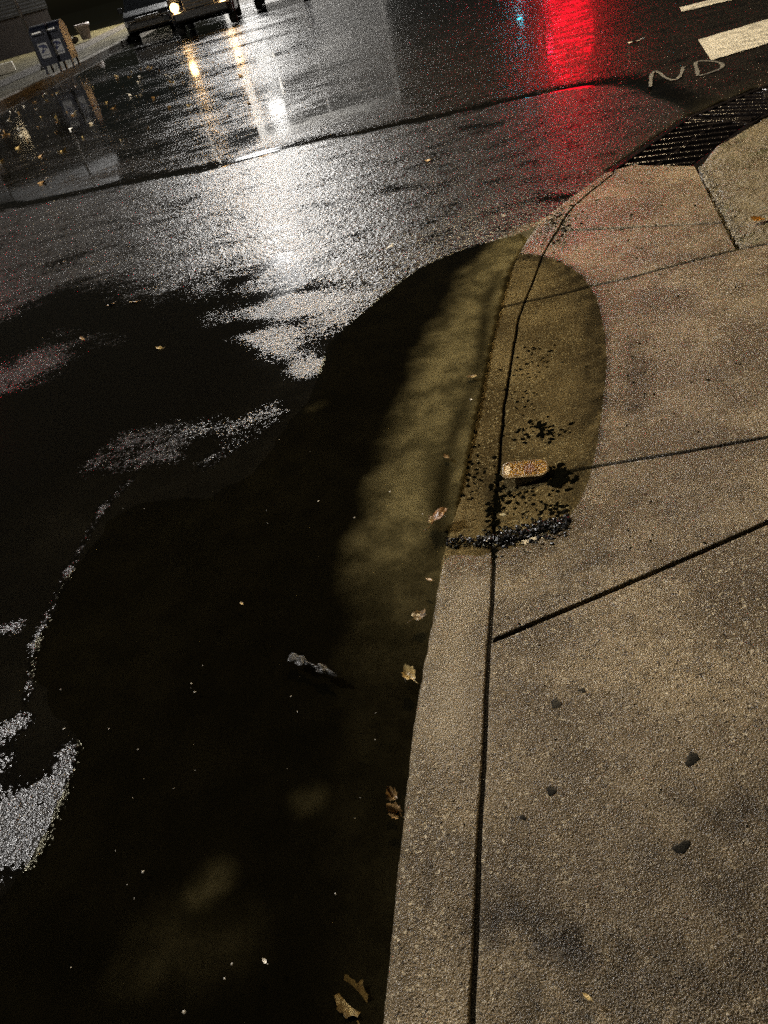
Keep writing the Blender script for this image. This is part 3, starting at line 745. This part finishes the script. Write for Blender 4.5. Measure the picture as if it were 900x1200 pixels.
# pebbles along the expansion joint (stuff)
peb = plain('joint_pebbles', (.42, .37, .28), .12, bump=.2, var=.5, vscale=60)
bm = B()
for _ in range(420):
    t = random.random(); P = E0+(E1-E0)*t; off = abs(random.gauss(0, .026))+.006
    x, y = P[0]+off, P[1]+random.gauss(0, .01); s = random.uniform(.002, .006)
    r = bmesh.ops.create_icosphere(bm, subdivisions=1, radius=s)
    for v in r['verts']: v.co = Vector((x+v.co.x*random.uniform(.7, 1.3), y+v.co.y*random.uniform(.7, 1.3), .046+.012*t+v.co.z))
o = link('pebbles', bm, peb); tag(o, 'wet glinting pebbles along the joint between slab and mud', 'gravel', kind='stuff')

# ================================================================== far side of the street
far_conc = plain('far_concrete', (.085, .074, .055), .9, bump=.3, bscale=30, spec=.1)
grassm = plain('winter_grass', (.034, .028, .012), .9, bump=.8, bscale=25, var=.45, vscale=3, spec=.05)
FK = ats([(-60, 160), (-20, 140), (0, 126), (30, 111), (60, 96), (100, 76), (130, 60), (152, 48), (165, 40)], .02)
FK = np.concatenate([[FK[0]+np.array([-6, -3.5])], FK, [FK[-1]+(FK[-1]-FK[-2])*5]])
FKs = cr(FK, 4)
def strip(name, P, offs, mat):
    V = []; 
    for i in range(len(P)):
        d = P[min(i+1, len(P)-1)]-P[max(i-1, 0)]; d = d/np.linalg.norm(d); n = np.array([-d[1], d[0]])
        for o_, z in offs: V.append((*(P[i]+n*o_), z))
    o = grid_mesh(name, np.array(V), len(P), len(offs), mat, smooth=False); tag(o, kind='structure'); return o
strip('far_curb', FKs, [(0, -.05), (0, .13), (.02, .15), (.18, .155), (.18, .05)], far_conc)
strip('far_grass', FKs, [(.19, .14), (.8, .17), (1.7, .17)], grassm)
strip('far_sidewalk', FKs, [(1.70, .175), (3.0, .18)], plain('far_paving', (.028, .023, .016), .9, bump=.3, spec=.08))
strip('far_lawn', FKs, [(3.0, .172), (6, .2), (14, .25), (40, .3)], grassm)

# mailboxes
blue = plain('mailbox_blue', (.004, .0055, .013), .5, .05); white = plain('white_decal', (.26, .26, .255), .5, var=.05)
navy = plain('navy_print', (.012, .016, .05), .5); steel = plain('steel', (.30, .30, .30), .3, .8)
def mailbox(loc, rz, label):
    root = empty('street_mailbox', loc, rz); root.scale = (.93, .93, .93); tag(root, label, 'mailbox', 'blue mailboxes on the far curb')
    w, d, h0, h1 = .27, .27, .24, .98
    bm = B(); P = [(-d, h0), (d, h0), (d, h1)]
    for k in range(1, 12):
        a = PI*k/12; P.append((d*math.cos(a), h1+d*math.sin(a)))
    P.append((-d, h1)); prism(bm, P, 'x', -w, w)
    bmesh.ops.bevel(bm, geom=[e for e in bm.edges if abs(e.verts[0].co.x-e.verts[1].co.x) < .01 and len(e.link_faces) == 2 and e.calc_face_angle(0) > .9], offset=.012, segments=2, affect='EDGES')
    link('body', bm, blue, root)
    for sx in (-1, 1):
        for sy in (-1, 1):
            bm = B(); box(bm, sx*.22-.025, sx*.22+.025, sy*.22-.025, sy*.22+.025, 0, h0-.001, .004); link('leg', bm, blue, root)
    bm = B(); box(bm, -.20, .20, -d-.055, -d+.05, h1+.02, h1+.10, .02); dr = link('door', bm, blue, root)
    bm = B(); box(bm, -.15, .15, -d-.078, -d-.058, h1+.075, h1+.115, .006); link('handle', bm, emit_tag, dr)
    for face in ('front', 'side'):
        bm = B(); box(bm, -.15, .15, -.004, 0, -.19, .19, .0)
        dc = link('decal', bm, white, root)
        bm = B(); prism(bm, [(-.13, .15), (.05, .15), (.13, .09), (.13, .02), (.04, .07), (-.02, .02), (.08, .02), (-.05, -.055), (-.13, -.06), (-.06, .02), (-.02, .085), (-.13, .10)], 'y', -.0065, -.0045)
        link('emblem', bm, navy, dc)
        bm = B()
        for q in range(5): box(bm, -.12+q*.05, -.085+q*.05, -.0065, -.0045, -.125, -.105)
        link('lettering', bm, navy, dc)
        if face == 'front': dc.location = (0, -d-.001, .62)
        else: dc.location = (w+.001, 0, .62); dc.rotation_euler = (0, 0, PI/2)
    return root
emit_tag = plain('white_plate', (.85, .85, .82), .4, var=.03)
m1 = at(66, 86, .17); m2 = at(80, 82, .17)
mailbox((m1[0], m1[1]+.25, .17), R(-12), 'dark blue mailbox with white pull handle, nearest the pole')
mailbox((m2[0]+.02, m2[1]+.35, .17), R(-12), 'dark blue mailbox on the side away from the pole')

# pole with arm lamp (the pole beside the mailboxes)
pole_m = plain('galvanised_pole', (.11, .105, .095), .45, .4)
lamp_w = emit('lamp_white', (1.0, .93, .82), 420)
def street_lamp(base, head, label, lens_mat, lens=(.22, .45), down=True):
    root = empty('street_lamp', base); tag(root, label, 'street lamp')
    hx, hy, hz = head[0]-base[0], head[1]-base[1], head[2]-base[2]
    bm = B(); tube(bm, (0, 0, 0), (0, 0, hz-.2), .09, .06, 14); tube(bm, (0, 0, 0), (0, 0, .25), .14, .12, 14); link('pole', bm, pole_m, root, True)
    d = Vector((hx, hy, 0)); L = max(d.length, .01); u = d/L
    if L > .3:
        bm = B(); tube(bm, (0, 0, hz-.25), u*(L*.5)+Vector((0, 0, hz+.05)), .045, .04, 10); tube(bm, u*(L*.5)+Vector((0, 0, hz+.05)), u*(L-.3)+Vector((0, 0, hz+.10)), .04, .035, 10); link('arm', bm, pole_m, root, True)
    a = math.atan2(u.y, u.x)
    bm = B(); box(bm, -.42, .42, -.16, .16, .03, .17, .04)
    for v in bm.verts: v.co = Matrix.Rotation(a, 3, 'Z') @ v.co+Vector((hx, hy, hz))
    hd = link('lamp_head', bm, pole_m, root)
    bm = B(); bmesh.ops.create_uvsphere(bm, u_segments=16, v_segments=8, radius=1)
    for v in bm.verts:
        v.co = Matrix.Rotation(a, 3, 'Z') @ Vector((v.co.x*lens[1], v.co.y*lens[0]*.6, min(v.co.z, 0)*.14+.028))+Vector((hx, hy, hz))
    link('lens', bm, lens_mat, hd)
    return root
pb = at(52, 81, .17)
street_lamp((-4.4, 54, .1), (-1.75, 52, 14.0), 'tall mast lamp far beyond the cars', emit('lens_mast', (1, .98, .95), 1750), (1.3, 1.7))
root = empty('sign_pole', (pb[0], pb[1], .17)); tag(root, 'bare grey pole standing just left of the mailboxes', 'pole')
bm = B(); tube(bm, (0, 0, 0), (0, 0, 4.2), .055, .05, 12); link('post', bm, pole_m, root, True)
bm = B(); tube(bm, (0, 0, 0), (0, 0, .10), .11, .09, 12); link('base', bm, pole_m, root, True)
street_lamp((.9, 50.5, .1), (.28, 48, 5.6), 'distant street lamp whose white glare lies on the wet road', emit('lens_far', (1, .97, .92), 1500), (.7, 1.0))
street_lamp((-11.2, 8.4, .1), (-9.2, 8.2, 8.0), 'street lamp off to the left of the puddle', emit('lens_side', (1, .97, .94), 600), (.8, 1.1))
street_lamp((6.2, 6.3, .08), (2.4, 8.7, 6.7), 'street lamp on the muddy verge beyond the drain', emit('lens_key', (1.0, .775, .46), 1330))

# traffic signals
sig_m = plain('signal_black', (.02, .02, .018), .4)
red_e = emit('signal_red', (1, .010, .04), 150); off_l = plain('dark_lens', (.03, .02, .015), .2); green_e = emit('signal_green', (.05, .60, .80), 30)
red_e2 = emit('signal_red_dim', (1, .012, .03), 1.2); red_e3 = emit('signal_red_far', (1, .006, .02), 150)
def signal(base, h, lit, label, rm):
    root = empty('traffic_signal', base, 0); tag(root, label, 'traffic signal')
    aim = math.atan2(-base[0], base[1]); root.rotation_euler = (0, 0, aim)
    bm = B(); tube(bm, (0, .2, 0), (0, .2, h+.7), .07, .05, 12); link('pole', bm, pole_m, root, True)
    bm = B(); box(bm, -.19, .19, -.10, .14, h-1.25, h+.25, .03); link('housing', bm, sig_m, root)
    for k, nm in enumerate(('red', 'amber', 'green')):
        z = h-.5*k; mat = rm if nm == 'red' else (green_e if nm in lit else off_l)
        bm = B(); bmesh.ops.create_uvsphere(bm, u_segments=18, v_segments=8, radius=.16)
        for v in bm.verts: v.co = Vector((v.co.x, -.104-max(-v.co.y, 0)*.35, v.co.z+z))
        link('lens', bm, mat, root)
        bm = B(); N = 12
        a0 = [bm.verts.new((.18*math.cos(q), -.10, z+.18*math.sin(q))) for q in np.linspace(-.3, PI+.3, N)]
        a1 = [bm.verts.new((.18*math.cos(q), -.30, z+.18*math.sin(q)-.02)) for q in np.linspace(-.1, PI+.1, N)]
        for i in range(N-1): bm.faces.new((a0[i], a0[i+1], a1[i+1], a1[i]))
        link('visor', bm, sig_m, root)
signal((12.9, 37.9, .1), 4.3, ('red',), 'far traffic signal showing red beside the added red sign', red_e)
signal((12.9, 42.0, .1), 4.6, ('green',), 'far traffic signal showing green', off_l)
signal((6.0, 18.0, .1), 4.4, ('red',), 'nearer traffic signal tinting the asphalt patch red', red_e2)
signal((-10.0, 19.6, .1), 5.2, ('red',), 'traffic signal off to the left', red_e3)

root = empty('added_red_sign', (15.6, 43.2, .1), -math.atan2(15.6, 43.2)); tag(root, 'added oval sign on two posts, unseen, widening the red glow on the road', 'sign')  # out-of-view sign, added to spread a broad red glow over the road
for sx in (-1.2, 1.2):
    bm = B(); tube(bm, (sx, .15, 0), (sx, .15, 6.4), .07, .07, 12); link('post', bm, pole_m, root, True)
ov = lambda a_, b_: [(a_*math.cos(q)*(1-.12*math.sin(q)), 5.0+b_*math.sin(q)) for q in np.linspace(0, 2*PI, 41)[:-1]]
bm = B(); prism(bm, ov(1.5, 2.1), 'y', 0, .3); cab = link('cabinet', bm, sig_m, root)
bm = B(); prism(bm, ov(1.38, 2.0), 'y', -.02, -.001); link('lit_face', bm, emit('added_red_glow', (1, .003, .018), 8), cab)
# ---- cars
tyre_m = plain('tyre', (.012, .012, .012), .6); rim_m = plain('alloy', (.20, .20, .21), .3, .8); chrome = plain('chrome', (.6, .6, .6), .12, 1.0, var=.05)
glass_m = plain('car_glass', (.01, .011, .012), .06); black_tr = plain('black_trim', (.012, .012, .012), .4); paint_dk = plain('dark_paint', (.016, .017, .021), .18, .2, var=.05)
paint_gr = plain('grey_paint', (.03, .032, .034), .2, .3, var=.05)
def car(loc, rz, label, paint, suv=True, lit=None):
    """front looks along -y"""
    root = empty('parked_car' if lit is None else 'oncoming_car', loc, rz); tag(root, label, 'car')
    hw = .95 if suv else .88; L = 4.7; wr = .37 if suv else .32; g = .30 if suv else .18
    hood = 1.12 if suv else .86; top = 1.78 if suv else 1.40
    side = [(-.05, g+.1), (-.02, hood-.32), (.10, hood-.10), (1.15, hood+.02), (1.20, hood+.03), (L-.15, hood+.04), (L-.02, hood-.25), (L, g+.12), (L-.35, g), (.35, g)]
    def loft(P, z_taper):
        bm = B(); secs = [(-1, .93), (-.97, .98), (-.8, 1.0), (.8, 1), (.97, .98), (1, .93)]
        cols = []
        for s, k in secs:
            c = []
            for y, z in P:
                yy = L/2+(y-L/2)*k; c.append(bm.verts.new((s*hw*(1-z_taper*max(0, z-hood)), yy, z)))
            cols.append(c)
        n = len(P)
        for a, b in zip(cols, cols[1:]):
            for i in range(n): bm.faces.new((a[i], a[(i+1) % n], b[(i+1) % n], b[i]))
        bm.faces.new(cols[0][::-1]); bm.faces.new(cols[-1]); bmesh.ops.recalc_face_normals(bm, faces=bm.faces[:])
        return bm
    body = link('body', loft(side, 0), paint, root)
    gh = [(1.15, hood), (2.0, top-.05), (2.3, top), (L-.75, top-.02), (L-.2, hood)]
    hs = hw; 
    bm = B(); cols = []
    for s in (-1, 1):
        cols.append([bm.verts.new((s*(hs*.96-(z-hood)*.28), y, z)) for y, z in gh])
    n = len(gh)
    for i in range(n-1): bm.faces.new((cols[0][i], cols[0][i+1], cols[1][i+1], cols[1][i]))
    bm.faces.new(cols[0]); bm.faces.new(cols[1]); bmesh.ops.recalc_face_normals(bm, faces=bm.faces[:]); link('cabin', bm, glass_m, root)
    bm = B(); box(bm, -hs*.66, hs*.66, 2.05, L-.85, top-.035, top+.025, .02); link('roof', bm, paint, root)
    for sx in (-1, 1):
        for wy in (.88, L-.95):
            bm = B(); prof = [(.6, -.11), (.92, -.115), (1, -.085), (1, .085), (.92, .115), (.6, .11)]; N = 28; rg = []
            for k in range(N):
                a = 2*PI*k/N; rg.append([bm.verts.new((w, math.cos(a)*r*wr, math.sin(a)*r*wr)) for r, w in prof])
            for k in range(N):
                for i in range(len(prof)-1): bm.faces.new((rg[k][i], rg[k][i+1], rg[(k+1) % N][i+1], rg[(k+1) % N][i]))
            bmesh.ops.recalc_face_normals(bm, faces=bm.faces[:])
            wh = empty('wheel', (sx*(hw-.10), wy, wr)); wh.parent = root
            link('tyre', bm, tyre_m, wh, True)
            bm = B(); tube(bm, (-.05, 0, 0), (.05, 0, 0), wr*.2, wr*.2, 12)
            for k in range(5):
                a = 2*PI*k/5; v = box(bm, -.03, .03, -.03, .03, wr*.1, wr*.62, .008)
                rot = Matrix.Rotation(a, 3, 'X')
                for q in v: q.co = rot @ q.co
            tube(bm, (-.08, 0, 0), (-.075, 0, 0), wr*.6, wr*.6, 24)
            for v in bm.verts: v.co.x = sx*(v.co.x+.06)
            link('rim', bm, rim_m, wh)
    bm = B(); box(bm, -hw*.9, hw*.9, -.16, .02, g+.12, g+.36, .05); link('bumper', bm, black_tr, root)
    gr = B(); box(gr, -.48, .48, -.07, -.03, hood-.46, hood-.18, .02); go = link('grille', gr, black_tr, root)
    for k in range(3):
        bm = B(); box(bm, -.46, .46, -.085, -.071, hood-.42+k*.09, hood-.39+k*.09, .004); link('grille_bar', bm, chrome, go)
    for sx in (-1, 1):
        bm = B(); box(bm, sx*.72-.17, sx*.72+.17, -.06, .05, hood-.42, hood-.22, .03); hl = link('headlight', bm, black_tr if lit else steel, root)
        if lit:
            bm = B(); tube(bm, (sx*.74, -.085, hood-.32), (sx*.74, -.062, hood-.32), .12, .12, 20); link('bulb_lens', bm, lit, hl)
        bm = B(); box(bm, sx*(hw+.08)-.10, sx*(hw+.08)+.10, 1.35, 1.5, hood+.02, hood+.2, .03); link('mirror', bm, paint, root)
        bm = B(); box(bm, sx*(hw+.006)-.012, sx*(hw+.006)+.012, 1.3, L-1.1, hood-.30, hood-.25, .004); link('side_moulding', bm, chrome, root)
    if not suv:
        for zz in (g+.16, g+.40):
            bm = B(); box(bm, -hw*.92, hw*.92, -.19, -.165, zz, zz+.03, .004); link('chrome_strip', bm, chrome, root)
    return root
hl_m = emit('headlight_glow', (1, .58, .22), 420)
fw = at(216, 43, .03)
car((fw[0]+.78, fw[1]-.75, .03), R(-3), 'dark high-bodied car with both headlights on, facing the crossing', paint_dk, True, hl_m)
pk = at(180, 43, .03)
car((pk[0]-.0, pk[1]+.3, .03), R(4), 'dark car with chrome strips and lights off, parked by the far curb', paint_gr, False)
bk = at(312, 9, .03)
car((bk[0]+.55, bk[1]-1.0, .03), R(-4), 'dark car behind the one with headlights on, mostly cut off by the frame', paint_dk, True)

# ---- house, planter, stones, parking block
siding = NT('grey_siding'); p_ = siding.n('TexCoord').outputs['Object']; w_ = siding.n('TexWave', bands_direction='Z', i_Vector=p_, i_Scale=2.2, i_Distortion=0.0)
siding.done(siding.principled(Base_Color=siding.mix(siding.remap(siding.noise(p_, .8, 4), .3, .7), (.024, .024, .0235), (.034, .034, .0335)), Roughness=.7, Normal=siding.bump(w_.outputs[1], .5, .03)))
brick = plain('dark_brick', (.02, .014, .011), .8, bump=.5, bscale=12)
roofm = plain('shingle', (.03, .03, .03), .8)
def house(loc, rz, w, d, h, base, label, mat):
    root = empty('house', loc, rz); tag(root, label, 'house')
    bm = B(); box(bm, -w/2+.05, w/2-.05, .05, d, -.5, base); link('foundation_wall', bm, brick, root)
    bm = B(); box(bm, -w/2, w/2, 0, d, base, h); link('siding_wall', bm, mat, root)
    bm = B(); prism(bm, [(-.4, h), (d+.4, h), (d/2, h+2.4)], 'x', -w/2-.4, w/2+.4); link('roof', bm, roofm, root)
    for x in (-w/4, w/4):
        bm = B(); box(bm, x-.5, x+.5, -.05, .0, base+.9, base+2.3); wn = link('window', bm, roofm, root)
        bm = B(); box(bm, x-.43, x+.43, -.06, -.051, base+.97, base+2.23); link('pane', bm, glass_m, wn)
house((-11.9, 46, .2), R(19), 5.2, 9, 5.2, 1.55, 'low grey sided house above a dark wall, far left beyond the mailboxes', siding.m)
house((-25, 52, .2), R(8), 14, 10, 6, 1.2, 'dark house at the far left edge', brick)
bx = at(2, 84, .2)
bm = B(); box(bm, -1.3, .95, -.09, .09, 0, .30, .03)
o = link('parking_block', bm, plain('pale_concrete', (.50, .47, .38), .6, bump=.4, bscale=25)); o.location = (at(12, 80, .2)[0], at(12, 83, .2)[1]-1, .2); o.rotation_euler = (0, 0, R(3)); tag(o, 'pale concrete block lying on the dark lawn at the left edge', 'block')
def potmesh():
    bm = B(); prof = [(.0, 0), (.20, 0), (.30, .50), (.34, .50), (.34, .60), (.29, .60), (.27, .5), (0, .48)]; N = 20; rg = []
    for k in range(N):
        a = 2*PI*k/N; rg.append([bm.verts.new((r*math.cos(a), r*math.sin(a), z)) for r, z in prof])
    for k in range(N):
        for i in range(len(prof)-1): bm.faces.new((rg[k][i], rg[k][i+1], rg[(k+1) % N][i+1], rg[(k+1) % N][i]))
    bmesh.ops.remove_doubles(bm, verts=bm.verts[:], dist=.001); bmesh.ops.recalc_face_normals(bm, faces=bm.faces[:]); return bm
o = link('planter', potmesh(), plain('pale_planter', (.36, .31, .28), .7), smooth=True); o.location = (-7.25, 41.5, .25); tag(o, 'pale flared planter pot beside the stones', 'planter')
for i, (dx, s, lab) in enumerate([(-1.0, .27, 'larger pale stone, farther from the planter'), (-.52, .2, 'smaller pale stone right beside the planter')]):
    bm = B(); bmesh.ops.create_icosphere(bm, subdivisions=3, radius=s)
    for v in bm.verts: v.co *= 1+.12*math.sin(7*v.co.x/s+i)*math.cos(5*v.co.y/s); v.co.z *= .7
    o = link('stone', bm, far_conc, smooth=True); o.location = (-7.25+dx, 41.2, .25+s*.5); tag(o, lab, 'stone', 'stones by the planter')

# ---- lit shop beyond the crossing (its light lies on the wet road)
def shop():
    root = empty('shop', (4.2, 60, .1)); tag(root, 'long low shop with bright windows beyond the crossing', 'shop')
    wallm = plain('pale_stucco', (.16, .155, .145), .8); win = emit('lit_window', (1, .97, .9), .10)
    bm = B(); box(bm, -5.6, 5.0, 0, 12, 0, 9); link('wall', bm, wallm, root)
    bm = B(); box(bm, -5.8, 5.2, -.3, 12.2, 9, 9.5); link('roof', bm, roofm, root)
    for k in range(2):
        x = -2.7+k*4.9
        for z0, z1 in ((.6, 3.6), (5.0, 8.2)):
            bm = B(); box(bm, x-2.4, x+2.4, -.06, -.001, z0, z1); wn = link('window', bm, black_tr, root)
            bm = B(); box(bm, x-2.3, x+2.3, -.075, -.061, z0+.1, z1-.1); link('pane', bm, win, wn)
shop()

# ------------------------------------------------------------------ world and render settings
W = bpy.data.worlds.new('World'); S.world = W; W.use_nodes = True
nt_ = W.node_tree; bg = nt_.nodes['Background']
sky = nt_.nodes.new('ShaderNodeTexSky'); sky.sky_type = 'NISHITA'; sky.sun_disc = False; sky.sun_elevation = R(12); sky.sun_rotation = R(200); 
nt_.links.new(sky.outputs[0], bg.inputs[0]); bg.inputs[1].default_value = .0015
S.view_settings.view_transform = 'Standard'; S.view_settings.look = 'None'; S.view_settings.exposure = 0; S.view_settings.gamma = 1; S.view_settings.use_curve_mapping = False
S.render.engine = 'CYCLES'
cy = S.cycles
cy.use_denoising = False; cy.sample_clamp_indirect = 6; cy.sample_clamp_direct = 10; cy.filter_width = 1.6; cy.max_bounces = 6; cy.transparent_max_bounces = 12; cy.use_adaptive_sampling = True; cy.adaptive_threshold = .02
cy.caustics_reflective = False; cy.caustics_refractive = False
